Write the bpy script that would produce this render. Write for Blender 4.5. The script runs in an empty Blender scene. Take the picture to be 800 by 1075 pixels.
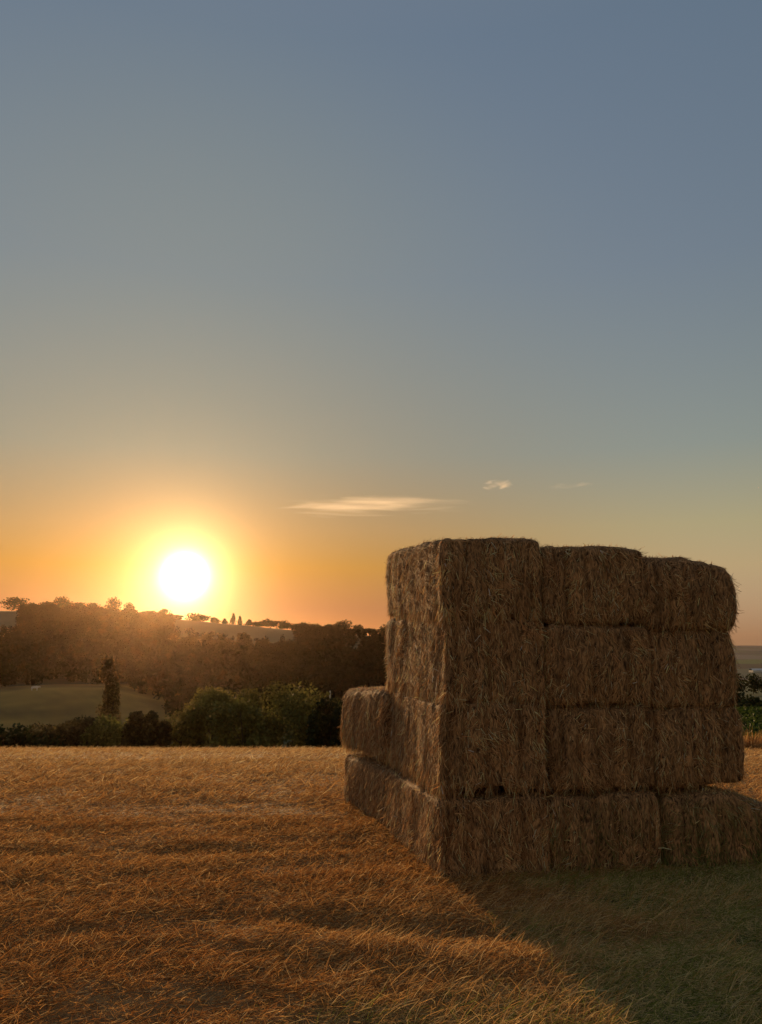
import bpy, bmesh, math, random
import numpy as np
from mathutils import noise as mnoise, Vector

SC = bpy.context.scene
COL = SC.collection
R = math.radians
rng = np.random.default_rng(11)

# ------------------------------------------------------------------ camera
CAM_Z = 1.75
PITCH = R(9.4)
FPX = 807.0                       # focal length in pixels of the 800 x 1075 photograph
cam = bpy.data.cameras.new('camera')
cam_o = bpy.data.objects.new('camera', cam)
COL.objects.link(cam_o)
cam_o.location = (0, 0, CAM_Z)
cam_o.rotation_euler = (R(90) + PITCH, 0, 0)
cam.sensor_fit = 'VERTICAL'
cam.sensor_height = 36.0
cam.lens = 36.0 * FPX / 1075.0
cam.clip_start = 0.05
cam.clip_end = 30000
SC.camera = cam_o

SUN_AZ = R(16.2)                  # left of the view axis
SUN_EL = R(4.5)
SUN_DIR = Vector((-math.sin(SUN_AZ) * math.cos(SUN_EL), math.cos(SUN_AZ) * math.cos(SUN_EL), math.sin(SUN_EL)))


def slope(py):
    o = py - 537.5
    return (FPX * math.sin(PITCH) - o * math.cos(PITCH)) / (FPX * math.cos(PITCH) + o * math.sin(PITCH))


def bear(px, py=690):
    o = py - 537.5
    return (px - 400.0) / (FPX * math.cos(PITCH) + o * math.sin(PITCH))


# ------------------------------------------------------------------ numpy noise
def _h(ix, iy, seed):
    n = (ix * 374761393 + iy * 668265263 + seed * 974711) & 0xFFFFFFFF
    n = ((n ^ (n >> 13)) * 1274126177) & 0xFFFFFFFF
    n = n ^ (n >> 16)
    return (n & 0xFFFF) / 32767.5 - 1.0


def vnoise(x, y, seed=0):
    x = np.asarray(x, float); y = np.asarray(y, float)
    ix = np.floor(x).astype(np.int64); iy = np.floor(y).astype(np.int64)
    fx = x - ix; fy = y - iy
    fx = fx * fx * (3 - 2 * fx); fy = fy * fy * (3 - 2 * fy)
    a = _h(ix, iy, seed); b = _h(ix + 1, iy, seed); c = _h(ix, iy + 1, seed); d = _h(ix + 1, iy + 1, seed)
    return (a * (1 - fx) + b * fx) * (1 - fy) + (c * (1 - fx) + d * fx) * fy


def fbm(x, y, seed=0, o=4):
    s = 0; a = 0.5; f = 1.0
    for k in range(o):
        s = s + a * vnoise(x * f, y * f, seed + k * 17)
        a *= 0.5; f *= 2.03
    return s


def sstep(a, b, x):
    t = np.clip((np.asarray(x, float) - a) / (b - a), 0, 1)
    return t * t * (3 - 2 * t)


# ------------------------------------------------------------------ mesh helpers
def tag(o, label=None, cat=None, group=None, kind=None):
    if label: o['label'] = label
    if cat: o['category'] = cat
    if group: o['group'] = group
    if kind: o['kind'] = kind
    return o


def np_mesh(name, verts, faces, mat=None, cols=None, smooth=False, parent=None):
    """faces: (n,k) int array; cols: (nverts,3) linear colours."""
    me = bpy.data.meshes.new(name)
    n, k = faces.shape
    me.vertices.add(len(verts)); me.vertices.foreach_set('co', np.ascontiguousarray(verts, np.float32).ravel())
    me.loops.add(n * k); me.loops.foreach_set('vertex_index', np.ascontiguousarray(faces, np.int32).ravel())
    me.polygons.add(n); me.polygons.foreach_set('loop_start', np.arange(0, n * k, k, dtype=np.int32))
    me.polygons.foreach_set('use_smooth', np.full(n, smooth, dtype=bool))
    if cols is not None:
        at = me.color_attributes.new('Col', 'FLOAT_COLOR', 'POINT')
        c4 = np.ones((len(verts), 4), np.float32); c4[:, :3] = cols
        at.data.foreach_set('color', c4.ravel())
    me.update(calc_edges=True)
    me.validate()
    if mat: me.materials.append(mat)
    o = bpy.data.objects.new(name, me)
    COL.objects.link(o)
    if parent: o.parent = parent
    return o


def empty(name, loc, rz=0.0):
    o = bpy.data.objects.new(name, None)
    o.empty_display_size = 0.3
    COL.objects.link(o)
    o.location = loc; o.rotation_euler = (0, 0, rz)
    return o


def norm(v):
    return v / np.maximum(np.linalg.norm(v, axis=1, keepdims=True), 1e-9)


def strands(P, D, L, W, B, segs=2, side=None, taper=0.5):
    """ribbons: roots P, unit directions D, lengths L, widths W, bend vectors B."""
    n = len(P)
    if side is None:
        side = rng.normal(size=(n, 3))
    S = norm(np.cross(D, side))
    rows = []
    for i in range(segs + 1):
        t = i / segs
        c = P + D * (L * t)[:, None] + B * (L * t * t)[:, None]
        w = (W * (1 - (1 - taper) * t) * 0.5)[:, None]
        rows += [c - S * w, c + S * w]
    V = np.stack(rows, 1).reshape(-1, 3)
    base = (np.arange(n) * (2 * (segs + 1)))[:, None]
    F = []
    for i in range(segs):
        F.append(base + np.array([[2 * i, 2 * i + 1, 2 * i + 3, 2 * i + 2]]))
    F = np.concatenate(F, 0)
    return V, F


# ------------------------------------------------------------------ materials
def new_mat(name):
    m = bpy.data.materials.new(name); m.use_nodes = True
    nt = m.node_tree
    for n in list(nt.nodes):
        nt.nodes.remove(n)
    out = nt.nodes.new('ShaderNodeOutputMaterial')
    return m, nt, out


def strand_mat(name, trans=0.35, rough=0.7, spec=0.06):
    m, nt, out = new_mat(name)
    a = nt.nodes.new('ShaderNodeAttribute'); a.attribute_name = 'Col'
    p = nt.nodes.new('ShaderNodeBsdfPrincipled')
    p.inputs['Roughness'].default_value = rough
    p.inputs['Specular IOR Level'].default_value = spec
    t = nt.nodes.new('ShaderNodeBsdfTranslucent')
    mx = nt.nodes.new('ShaderNodeMixShader'); mx.inputs[0].default_value = trans
    nt.links.new(a.outputs['Color'], p.inputs['Base Color'])
    nt.links.new(a.outputs['Color'], t.inputs['Color'])
    nt.links.new(p.outputs[0], mx.inputs[1]); nt.links.new(t.outputs[0], mx.inputs[2])
    nt.links.new(mx.outputs[0], out.inputs['Surface'])
    return m


def solid_mat(name, color, rough=0.85, nscale=6.0, namp=0.5, bump=0.3, attr=False, stretch=(1, 1, 1)):
    m, nt, out = new_mat(name)
    p = nt.nodes.new('ShaderNodeBsdfPrincipled')
    p.inputs['Roughness'].default_value = rough
    p.inputs['Specular IOR Level'].default_value = 0.15
    tc = nt.nodes.new('ShaderNodeTexCoord')
    mp = nt.nodes.new('ShaderNodeMapping'); mp.inputs['Scale'].default_value = stretch
    no = nt.nodes.new('ShaderNodeTexNoise'); no.inputs['Scale'].default_value = nscale; no.inputs['Detail'].default_value = 6
    nt.links.new(tc.outputs['Object'], mp.inputs[0]); nt.links.new(mp.outputs[0], no.inputs['Vector'])
    mr = nt.nodes.new('ShaderNodeMapRange')
    mr.inputs['To Min'].default_value = 1 - namp; mr.inputs['To Max'].default_value = 1 + namp
    mr.inputs['From Min'].default_value = 0.25; mr.inputs['From Max'].default_value = 0.75
    nt.links.new(no.outputs[0], mr.inputs['Value'])
    mul = nt.nodes.new('ShaderNodeVectorMath'); mul.operation = 'SCALE'
    nt.links.new(mr.outputs[0], mul.inputs['Scale'])
    if attr:
        a = nt.nodes.new('ShaderNodeAttribute'); a.attribute_name = 'Col'
        nt.links.new(a.outputs['Color'], mul.inputs[0])
    else:
        mul.inputs[0].default_value = color
    nt.links.new(mul.outputs[0], p.inputs['Base Color'])
    b = nt.nodes.new('ShaderNodeBump'); b.inputs['Strength'].default_value = bump; b.inputs['Distance'].default_value = 0.02
    nt.links.new(no.outputs[0], b.inputs['Height']); nt.links.new(b.outputs[0], p.inputs['Normal'])
    nt.links.new(p.outputs[0], out.inputs['Surface'])
    return m


M_ground = solid_mat('ground', None, 0.95, 9.0, 0.45, 0.6, attr=True)
M_straw = strand_mat('straw_strands', 0.38)
M_grass = strand_mat('grass_blades', 0.4, 0.6, 0.08)
M_leaf = strand_mat('leaves', 0.33, 0.7, 0.08)
M_wood = strand_mat('wood_leaves', 0.04, 0.9, 0.02)
M_bark = solid_mat('bark', (0.06, 0.042, 0.028), 0.9, 3.0, 0.5, 0.8, stretch=(4, 4, 1))
M_post = solid_mat('weathered_white_wood', (0.55, 0.53, 0.48), 0.7, 5.0, 0.2, 0.2)
M_cow = solid_mat('white_hide', (0.5, 0.46, 0.40), 0.8, 2.0, 0.2, 0.1)
M_roof = solid_mat('pale_metal_roof', (0.55, 0.53, 0.5), 0.5, 0.3, 0.2, 0.1)


def bale_mat():
    m, nt, out = new_mat('packed_straw')
    p = nt.nodes.new('ShaderNodeBsdfPrincipled')
    p.inputs['Roughness'].default_value = 0.85
    p.inputs['Specular IOR Level'].default_value = 0.15
    tc = nt.nodes.new('ShaderNodeTexCoord')
    # warped, stretched noise: packed stalks
    w = nt.nodes.new('ShaderNodeTexNoise'); w.inputs['Scale'].default_value = 5.0
    nt.links.new(tc.outputs['Object'], w.inputs['Vector'])
    ad = nt.nodes.new('ShaderNodeVectorMath'); ad.operation = 'MULTIPLY_ADD'
    ad.inputs[1].default_value = (0.16, 0.16, 0.16)
    nt.links.new(w.outputs['Color'], ad.inputs[0]); nt.links.new(tc.outputs['Object'], ad.inputs[2])
    mp = nt.nodes.new('ShaderNodeMapping'); mp.inputs['Scale'].default_value = (1, 1, 0.16)
    nt.links.new(ad.outputs[0], mp.inputs[0])
    n1 = nt.nodes.new('ShaderNodeTexNoise'); n1.inputs['Scale'].default_value = 70.0; n1.inputs['Detail'].default_value = 4
    nt.links.new(mp.outputs[0], n1.inputs['Vector'])
    n2 = nt.nodes.new('ShaderNodeTexNoise'); n2.inputs['Scale'].default_value = 4.0; n2.inputs['Detail'].default_value = 3
    nt.links.new(tc.outputs['Object'], n2.inputs['Vector'])
    r = nt.nodes.new('ShaderNodeValToRGB')
    e = r.color_ramp.elements
    e[0].position = 0.34; e[0].color = (0.045, 0.024, 0.012, 1)
    e[1].position = 0.68; e[1].color = (0.46, 0.26, 0.12, 1)
    nt.links.new(n1.outputs[0], r.inputs[0])
    mr = nt.nodes.new('ShaderNodeMapRange'); mr.inputs['From Min'].default_value = 0.3; mr.inputs['From Max'].default_value = 0.7
    mr.inputs['To Min'].default_value = 0.7; mr.inputs['To Max'].default_value = 1.2
    nt.links.new(n2.outputs[0], mr.inputs['Value'])
    mul = nt.nodes.new('ShaderNodeVectorMath'); mul.operation = 'SCALE'
    nt.links.new(r.outputs[0], mul.inputs[0]); nt.links.new(mr.outputs[0], mul.inputs['Scale'])
    nt.links.new(mul.outputs[0], p.inputs['Base Color'])
    b = nt.nodes.new('ShaderNodeBump'); b.inputs['Strength'].default_value = 0.9; b.inputs['Distance'].default_value = 0.02
    nt.links.new(n1.outputs[0], b.inputs['Height']); nt.links.new(b.outputs[0], p.inputs['Normal'])
    nt.links.new(p.outputs[0], out.inputs['Surface'])
    return m


M_bale = bale_mat()

# ------------------------------------------------------------------ terrain
RIDGE_Y = 700.0
_rb = np.array([bear(p, 650) for p in (-300, 0, 60, 120, 200, 300, 400, 450, 560, 700, 800)])
_rz = np.array([CAM_Z + slope(p) * RIDGE_Y for p in (638, 641, 640, 644, 651, 661, 668, 676, 720, 745, 750)])


def height(x, y):
    x = np.asarray(x, float); y = np.asarray(y, float)
    r = np.hypot(x, y)
    yy = np.maximum(y, 0.12 * r)
    u = x / np.maximum(yy, 1.0)
    A = 0.00268
    # far side to the left: valley, meadow and wooded hill
    zl = np.interp(yy, [0, 40, 60, 85, 140, 190, 225, 262, 295, 320], [0, -A * 1600, -8.6, -12.8, -18, -20.0, -18.0, -15.0, -15.2, -16.6])
    zl = np.where(yy < 40, -A * yy * yy, zl)
    crest = np.exp(-((yy - 268) / 38.0) ** 2)
    zl = zl - crest * (2.2 * sstep(bear(60), bear(-30), u) + 4.5 * sstep(bear(100), bear(190), u))
    rz = np.interp(u, _rb, _rz)
    t = np.clip((yy - 320) / (RIDGE_Y - 320), 0, 1)
    zh = -16.6 + (rz + 16.6) * (0.75 * t + 0.25 * t * t * (3 - 2 * t))
    zl = np.where(yy > 320, zh, zl)
    zb = rz - (rz + 62) * sstep(RIDGE_Y, 2000, yy)
    zl = np.where(yy > RIDGE_Y, zb, zl)
    zl = zl + np.where(yy > 120, 1.3 * fbm(x * 0.012, y * 0.012, 5) * sstep(120, 300, yy), 0)
    # far side to the right: green slope, then the open plain
    zr = np.interp(yy, [0, 30, 45, 60, 90, 130, 200, 400, 700, 1200, 2600, 7000], [0, -A * 900, -4.0, -5.5, -6.1, -11, -21, -27, -36, -60, -62, -64])
    zr = np.where(yy < 30, -A * yy * yy, zr)
    z = zl + (zr - zl) * sstep(0.1, 0.4, u)
    z = z + np.where(yy > 2600, 0, 0)
    # far rolling horizon
    z = z + sstep(3500, 6500, yy) * (14 + 16 * fbm(x * 0.0006, y * 0.0006, 9))
    # small relief of the field
    near = np.exp(-(r / 30.0) ** 2)
    rel = 0.010 * fbm(x * 0.9, y * 1.3, 1, 3) + 0.021 * fbm(x * 3.1, y * 3.9, 2, 3)
    # a wheel rut crossing in front of the stack
    line = y - (5.25 - 0.16 * (x - 0.3)) - 0.12 * vnoise(x * 1.1, x * 0 + 3.3, 4)
    rut = -0.04 * np.exp(-(line / 0.17) ** 2) * sstep(-1.4, -0.4, x) + 0.015 * np.exp(-((line + 0.36) / 0.2) ** 2) * sstep(-1.4, -0.4, x)
    line2 = y - 7.4 - 0.05 * x - 0.2 * vnoise(x * 0.8, x * 0 + 7.3, 4)
    rut = rut - 0.015 * np.exp(-(line2 / 0.2) ** 2) * sstep(0.6, -0.4, x)
    return z + (rel + rut) * near


def build_ground():
    a = np.concatenate([np.arange(-180, -42, 3.0), np.arange(-42, 42, 0.4), np.arange(42, 180, 3.0)])
    rr = np.concatenate([np.linspace(0.4, 3.0, 12), np.linspace(3.05, 13, 200), np.geomspace(13.1, 7000, 230)])
    A, RR = np.meshgrid(np.radians(a), rr)
    X = RR * np.sin(A); Y = RR * np.cos(A)
    Z = height(X, Y)
    na, nr = len(a), len(rr)
    V = np.stack([X, Y, Z], -1).reshape(-1, 3)
    V = np.concatenate([V, [[0, 0, float(height(0, 0))]]], 0)
    i, j = np.meshgrid(np.arange(nr - 1), np.arange(na), indexing='ij')
    j2 = (j + 1) % na
    F = np.stack([i * na + j, i * na + j2, (i + 1) * na + j2, (i + 1) * na + j], -1).reshape(-1, 4)
    # cap of the innermost ring as degenerate-free quads: pairs of wedges
    c = len(V) - 1
    k = np.arange(0, na - 1, 2)
    cap = np.stack([np.full(len(k), c), (k + 2) % na, k + 1, k], -1)
    F = np.concatenate([F[:, ::-1], cap[:, ::-1]], 0)
    return V, F


def land_colour(V):
    x, y = V[:, 0], V[:, 1]
    r = np.hypot(x, y); yy = np.maximum(y, 0.12 * r); u = x / np.maximum(yy, 1)
    n1 = fbm(x * 0.35, y * 0.5, 31); n2 = fbm(x * 0.02, y * 0.02, 33)
    C = np.zeros((len(V), 3))
    C[:] = (0.24, 0.135, 0.055)
    C *= (1 + 0.35 * n1)[:, None]
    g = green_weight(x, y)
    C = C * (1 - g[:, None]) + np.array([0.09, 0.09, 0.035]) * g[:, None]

    def put(mask, col, var=0.25, nz=n2):
        C[mask] = np.array(col) * (1 + var * nz[mask])[:, None]
    L = u < 0.25
    put((yy > 37) & L, (0.055, 0.062, 0.022))
    put((yy > 180) & (yy < 330) & L, (0.16, 0.105, 0.022), 1.0, fbm(x * 0.03, y * 0.06, 35) + 0.3 * fbm(x * 0.4, y * 0.15, 36))
    put((yy > 318) & L, (0.03, 0.032, 0.012))
    field = L & (yy > 560) & (yy < 730)
    put(field, (0.06, 0.06, 0.028))
    pale = L & (yy > 485) & (yy < 705) & (((u > bear(176, 660)) & (u < bear(318, 660))) | (u < bear(24, 640)))
    put(pale, (0.20, 0.15, 0.07), 0.1)
    scrub = L & (yy > 430) & (yy < 600) & (u > bear(350, 690))
    put(scrub & (n2 > -0.1), (0.13, 0.12, 0.055))
    Rm = ~L
    put(Rm & (yy > 36), (0.075, 0.12, 0.022))
    put(Rm & (yy > 100), (0.035, 0.045, 0.015))
    put(Rm & (yy > 230), (0.05, 0.075, 0.035))
    far = yy > 1000
    cell = vnoise(np.floor(x / 170.0 + 0.3 * vnoise(y * 0.002, x * 0, 8)) * 7.7, np.floor(y / 420.0) * 5.3, 41)
    base = np.where(cell[:, None] > 0.25, (0.06, 0.08, 0.055), np.where(cell[:, None] > -0.3, (0.045, 0.052, 0.055), (0.11, 0.105, 0.10)))  # bluish, paler far fields: distance haze put into the colour
    C[far] = base[far]
    put(Rm & (yy > 2050) & (yy < 2500), (0.07, 0.11, 0.035), 0.15)
    put(Rm & (yy > 1700) & (yy < 2050), (0.03, 0.033, 0.028), 0.2)
    return np.clip(C, 0.005, 0.8)


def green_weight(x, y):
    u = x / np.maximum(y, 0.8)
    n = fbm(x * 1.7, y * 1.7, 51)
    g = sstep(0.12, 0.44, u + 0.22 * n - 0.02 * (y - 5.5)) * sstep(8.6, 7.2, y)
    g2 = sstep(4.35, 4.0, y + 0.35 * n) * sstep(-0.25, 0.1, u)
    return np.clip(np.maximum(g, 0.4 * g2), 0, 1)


GV, GF = build_ground()
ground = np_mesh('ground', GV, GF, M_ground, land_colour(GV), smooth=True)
tag(ground, 'stubble field falling away to a valley, a wooded hill and a far plain', 'ground', kind='structure')

# ------------------------------------------------------------------ the stack of bales
PHI = R(11.3)
CP, SP = math.cos(PHI), math.sin(PHI)
CORNER = np.array([0.45, 6.33])


def stack_xy(u, v):
    return CORNER[0] + CP * u - SP * v, CORNER[1] + SP * u + CP * v


def box_grid(n):
    """unit cube surface [-1,1]^3 with shared vertices, n segments per edge."""
    bm = bmesh.new()
    bmesh.ops.create_cube(bm, size=2.0)
    bmesh.ops.subdivide_edges(bm, edges=bm.edges[:], cuts=n - 1, use_grid_fill=True)
    V = np.array([v.co[:] for v in bm.verts])
    bm.verts.index_update()
    F = np.array([[v.index for v in f.verts] for f in bm.faces])
    bm.free()
    return V, F


BOX_V, BOX_F = box_grid(44)


def bale_body(w, d, h, seed, radius=0.07, bulge=0.03, slump=0.0, grooves=6):
    """a big square bale, base at z=0: rounded edges, twine grooves, uneven flakes."""
    rs = np.random.default_rng(seed)
    half = np.array([w, d, h]) / 2
    # spend a little more resolution near the edges
    U = np.sign(BOX_V) * (np.abs(BOX_V) ** 0.85)
    P = U * half
    inner = np.clip(P, -(half - radius), half - radius)
    N = norm(P - inner + 1e-9)
    Q = inner + N * radius
    zn = Q[:, 2] / half[2]
    k = bulge * (1 - zn ** 2)
    Q[:, 0] += np.sign(Q[:, 0]) * k * np.clip(np.abs(Q[:, 0]) / half[0], 0, 1) ** 3 - 0
    Q[:, 1] += np.sign(Q[:, 1]) * k * np.clip(np.abs(Q[:, 1]) / half[1], 0, 1) ** 3
    side = np.abs(N[:, 0]) ** 2
    off = np.array([mnoise.noise(Vector((q[0] * 2.6 + seed * 3.1, q[1] * 2.6, q[2] * 2.6))) for q in Q]) * 0.028
    off += np.array([mnoise.noise(Vector((q[0] * 8.5, q[1] * 8.5 + seed * 1.7, q[2] * 3.4))) for q in Q]) * 0.014
    off += np.array([mnoise.noise(Vector((q[0] * 22, q[1] * 22, q[2] * 9 + seed))) for q in Q]) * 0.010
    off *= 1 - 0.45 * side
    for ax, wd in ((0, w), (1, d)):
        t = Q[:, ax]
        fac = np.abs(N[:, 1 - ax]) ** 2
        ks = (np.arange(grooves) + 0.5) / grooves * wd - wd / 2 + rs.normal(0, 0.014, grooves)
        for kk in ks:
            wob = 0.012 * np.sin(Q[:, 2] * 7 + kk * 31)
            off -= fac * (rs.uniform(0.022, 0.055) if ax == 0 else rs.uniform(0.004, 0.012)) * np.exp(-((t - kk - wob) / 0.021) ** 2)
    Q = Q + N * off[:, None]
    if slump:
        Q[:, 2] -= slump * sstep(-0.2, 1.0, Q[:, 0] / half[0]) * (Q[:, 2] / h + 0.5)
    Q[:, 2] += half[2]
    return Q


def face_normals(V, F):
    a = V[F[:, 1]] - V[F[:, 0]]; b = V[F[:, 3]] - V[F[:, 0]]
    n = np.cross(a, b)
    ar = np.linalg.norm(n, axis=1)
    return n / np.maximum(ar, 1e-9)[:, None], ar


STRAW = np.array([[0.43, 0.24, 0.11], [0.54, 0.335, 0.165], [0.31, 0.155, 0.068], [0.17, 0.08, 0.034], [0.66, 0.47, 0.27]])


def pick_cols(n, pal, prob, per, var=0.25):
    c = pal[rng.choice(len(pal), n, p=prob)] * rng.uniform(1 - var, 1 + var, (n, 1))
    return np.repeat(c, per, axis=0)


def bale_straw(V, F, n, seed, top_fuzz=1.0, green=0.0, fringe=0):
    N, A = face_normals(V, F)
    ok = N[:, 2] > -0.75
    pr = A * ok; pr = pr / pr.sum()
    f = rng.choice(len(F), n, p=pr)
    s, t = rng.random((n, 1)), rng.random((n, 1))
    q = V[F[f]]
    if fringe:                       # hanging stalks that overlap the seam below
        cen = V[F].mean(1)
        low = np.where((cen[:, 2] < 0.09) & (N[:, 2] > -0.6) & ((N[:, 0] < -0.5) | (N[:, 1] < -0.5)))[0]
        left = N[low, 0] < -0.5
        wgt = np.where(left, 1.0, 0.05)
        f[:fringe] = rng.choice(low, fringe, p=wgt / wgt.sum())
        q = V[F[f]]
    P = q[:, 0] * (1 - s) * (1 - t) + q[:, 1] * s * (1 - t) + q[:, 2] * s * t + q[:, 3] * (1 - s) * t
    Nn = N[f]
    # stalk direction within the face: mostly hanging, swirling in patches
    ref = np.where(np.abs(Nn[:, 2:3]) > 0.7, np.array([[0.6, 0.8, 0]]), np.array([[0, 0, -1.0]]))
    ref = norm(ref - Nn * np.sum(ref * Nn, 1, keepdims=True))
    tan2 = np.cross(Nn, ref)
    sw = np.array([mnoise.noise(Vector((p[0] * 4.5 + seed, p[1] * 4.5, p[2] * 4.5))) for p in P]) * 1.9
    ang = sw + rng.normal(0, 0.38, n)
    wild = rng.random(n) < 0.15
    if fringe:
        wild[:fringe] = False; ang[:fringe] = rng.normal(0, 0.35, fringe)
    ang = np.where(wild, rng.uniform(-math.pi, math.pi, n), ang)
    lift = np.where(wild, rng.uniform(0.08, 0.5, n), rng.uniform(0.0, 0.2, n))
    is_side = (np.abs(Nn[:, 0]) > 0.7) & ~wild
    lift = np.where(is_side, rng.uniform(0.08, 0.5, n), lift)
    is_top = Nn[:, 2] > 0.7
    lift = np.where(is_top, rng.uniform(0.05, 1.3, n) ** 1.5 * top_fuzz, lift)
    D = norm(ref * np.cos(ang)[:, None] + tan2 * np.sin(ang)[:, None] + Nn * lift[:, None])
    L = rng.uniform(0.03, 0.11, n) * np.where(wild, 0.7, 1.0) * np.where(is_top, 0.7, 1)
    W = rng.uniform(0.0022, 0.0048, n)
    bold = rng.random(n) < 0.11            # pale loose stalks lying on the surface
    W = np.where(bold, rng.uniform(0.0045, 0.008, n), W)
    L = np.where(bold, rng.uniform(0.03, 0.10, n), L)
    if fringe:
        L[:fringe] = rng.uniform(0.05, 0.14, fringe)
    B = -Nn * (0.35 * lift)[:, None] + np.array([[0, 0, -0.12]]) + rng.normal(0, 0.12, (n, 3))
    VV, FF = strands(P - Nn * 0.004, D, L, W, B, 2, side=Nn + rng.normal(0, 0.35, (n, 3)))
    c = pick_cols(n, STRAW, [0.34, 0.24, 0.18, 0.10, 0.14], 6)
    flake = np.array([mnoise.noise(Vector((p[0] * 13 + seed, p[1] * 13, p[2] * 1.2))) for p in P])
    c = c * np.repeat(np.clip(1 + 0.9 * flake, 0.45, 1.7) * np.where(bold, 1.25, 0.92), 6)[:, None]
    c = np.minimum(c * 1.35, 0.72)
    if green > 0:
        zz = np.repeat(P[:, 2], 6)[:, None]
        k = np.repeat(rng.random(n) < green, 6)[:, None] * np.clip(1.25 - zz / 0.8, 0, 1)
        c = c * (1 - k) + np.array([0.13, 0.16, 0.05]) * k
    return VV, FF, c


bale_specs = []
H = 0.68
# front columns: (u0, width); rows from the ground up
cols_u = [(0.0, 0.955), (0.961, 0.95), (1.916, 0.80)]
labels = {
    (0, 0): 'straw bale at the near corner, bottom of the stack, resting on the stubble',
    (0, 1): 'straw bale second from the ground in the near corner column of the stack',
    (0, 2): 'straw bale second from the top in the near corner column of the stack',
    (0, 3): 'topmost straw bale of the near corner column, highest against the sky',
    (1, 0): 'straw bale on the ground in the middle column of the stack',
    (1, 1): 'straw bale second from the ground in the middle column of the stack',
    (1, 2): 'straw bale second from the top in the middle column of the stack',
    (1, 3): 'topmost straw bale of the middle column, under the open sky',
    (2, 0): 'greenish slumped straw bale on the ground at the right end, splayed outwards',
    (2, 1): 'straw bale resting on the slumped greenish bale at the right end',
    (2, 2): 'straw bale directly under the rounded top bale at the right end',
    (2, 3): 'rounded sagging top straw bale overhanging the right end of the stack',
}
for c, (u0, w) in enumerate(cols_u):
    for k in range(4):
        du = [0.0, 0.0, 0.0, 0.0][k]
        dv = 0.0
        ww, hh, dd = w, H, 2.02
        rad, bul, slump = 0.06, 0.02, 0.0
        z = k * H
        if c == 0:
            du = [0.0, 0.035, 0.06, 0.07][k]
            ww = w - du - 0.012
            dd = [2.02, 2.02, 2.30, 2.34][k]
            rad = [0.045, 0.045, 0.045, 0.05][k]
            bul = [0.0, 0.0, 0.0, 0.02][k]
        if c == 1:
            z -= [0.0, 0.045, 0.05, 0.055][k]
            dv = [0.0, 0.01, 0.0, 0.015][k]
        if c == 2:
            z -= [0.0, 0.05, 0.075, 0.125][k]
            du = [0.04, 0.01, 0.0, 0.0][k]
            dv = [-0.05, 0.0, 0.01, 0.0][k]
            rad = [0.09, 0.055, 0.055, 0.085][k]
            bul = [0.03, 0.03, 0.02, 0.045][k]
            if k == 0: ww, slump, hh, rad = 1.08, 0.13, 0.68, 0.11
            if k == 3: slump = 0.08; ww = 0.83
        bale_specs.append((u0 + du, dv, z, ww, dd, hh, rad, bul, slump, labels[(c, k)], 0.0 if (k or c == 0) else (0.4 if c == 1 else 0.9)))
bale_specs.append((0.01, 2.07, 0.0, 0.95, 1.95, H, 0.085, 0.02, 0.0, 'low straw bale on the ground behind the near corner, on the sunset side', 0.0))
bale_specs.append((0.0, 2.07, H, 0.95, 1.95, H, 0.085, 0.03, 0.0, 'straw bale with a sunlit top forming the low step on the sunset side', 0.0))

BALES = []
for i, (u, v, z, w, d, h, rad, bul, slump, lab, green) in enumerate(bale_specs):
    cx, cy = stack_xy(u + w / 2, v + d / 2)
    gz = float(height(cx, cy))
    Q = bale_body(w - 0.014, d - 0.015, h - 0.020, 100 + i, rad, bul, slump, grooves=6)
    vv = v + d / 2 + Q[:, 1]
    Q[:, 2] = (Q[:, 2] + z) * (1 + 0.04 * np.clip(vv, 0, 2.3)) - z - 0.06 * vv
    body = np_mesh('straw_bale', Q, BOX_F, M_bale, smooth=True)
    g0 = -0.0027 * 6.33 ** 2
    body.location = (cx, cy, g0 + z - (0.06 if z == 0 else 0.0))
    twist = R(4.6) if v > 1.7 else random.Random(i).uniform(-0.012, 0.012)
    if v > 1.7:                    # the back pair stands slightly askew, turned about its near corner
        px_, py_ = stack_xy(u, v)
        a_ = PHI + twist
        body.location.x = px_ + math.cos(a_) * w / 2 - math.sin(a_) * d / 2
        body.location.y = py_ + math.sin(a_) * w / 2 + math.cos(a_) * d / 2
    body.rotation_euler = (0, 0, PHI + twist)
    tag(body, lab, 'straw bale', 'stacked straw bales')
    VV, FF, cc = bale_straw(Q, BOX_F, int(4200 * (w * d + 2 * h * (w + d))), 3.7 * i, 1.0, green, 0 if z == 0 else (2400 if u < 0.5 else 0))
    np_mesh('loose_straw', VV, FF, M_straw, cc, parent=body)
    BALES.append(body)


def in_stack(x, y, m=0.0):
    dx, dy = x - CORNER[0], y - CORNER[1]
    u = dx * CP + dy * SP; v = -dx * SP + dy * CP
    a = (u > -0.06 - m) & (u < 3.0 + m) & (v > -0.05 - m) & (v < 2.03 + m)
    b = (u > -0.10 - m) & (u < 0.83 + m) & (v > 2.0) & (v < 4.0 + m)
    return a | b


# ------------------------------------------------------------------ straw and grass on the field
GSTRAW = np.array([[0.48, 0.25, 0.085], [0.62, 0.365, 0.135], [0.33, 0.15, 0.048], [0.16, 0.07, 0.025], [0.72, 0.53, 0.26]])
GGRASS = np.array([[0.22, 0.235, 0.05], [0.28, 0.28, 0.075], [0.16, 0.185, 0.04], [0.46, 0.37, 0.17]])


def scatter(n, d0, d1, half=0.80, power=1.0):
    d = d0 + (d1 - d0) * rng.random(n) ** power
    x = d * rng.uniform(-half, half, n)
    return x, d


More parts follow.
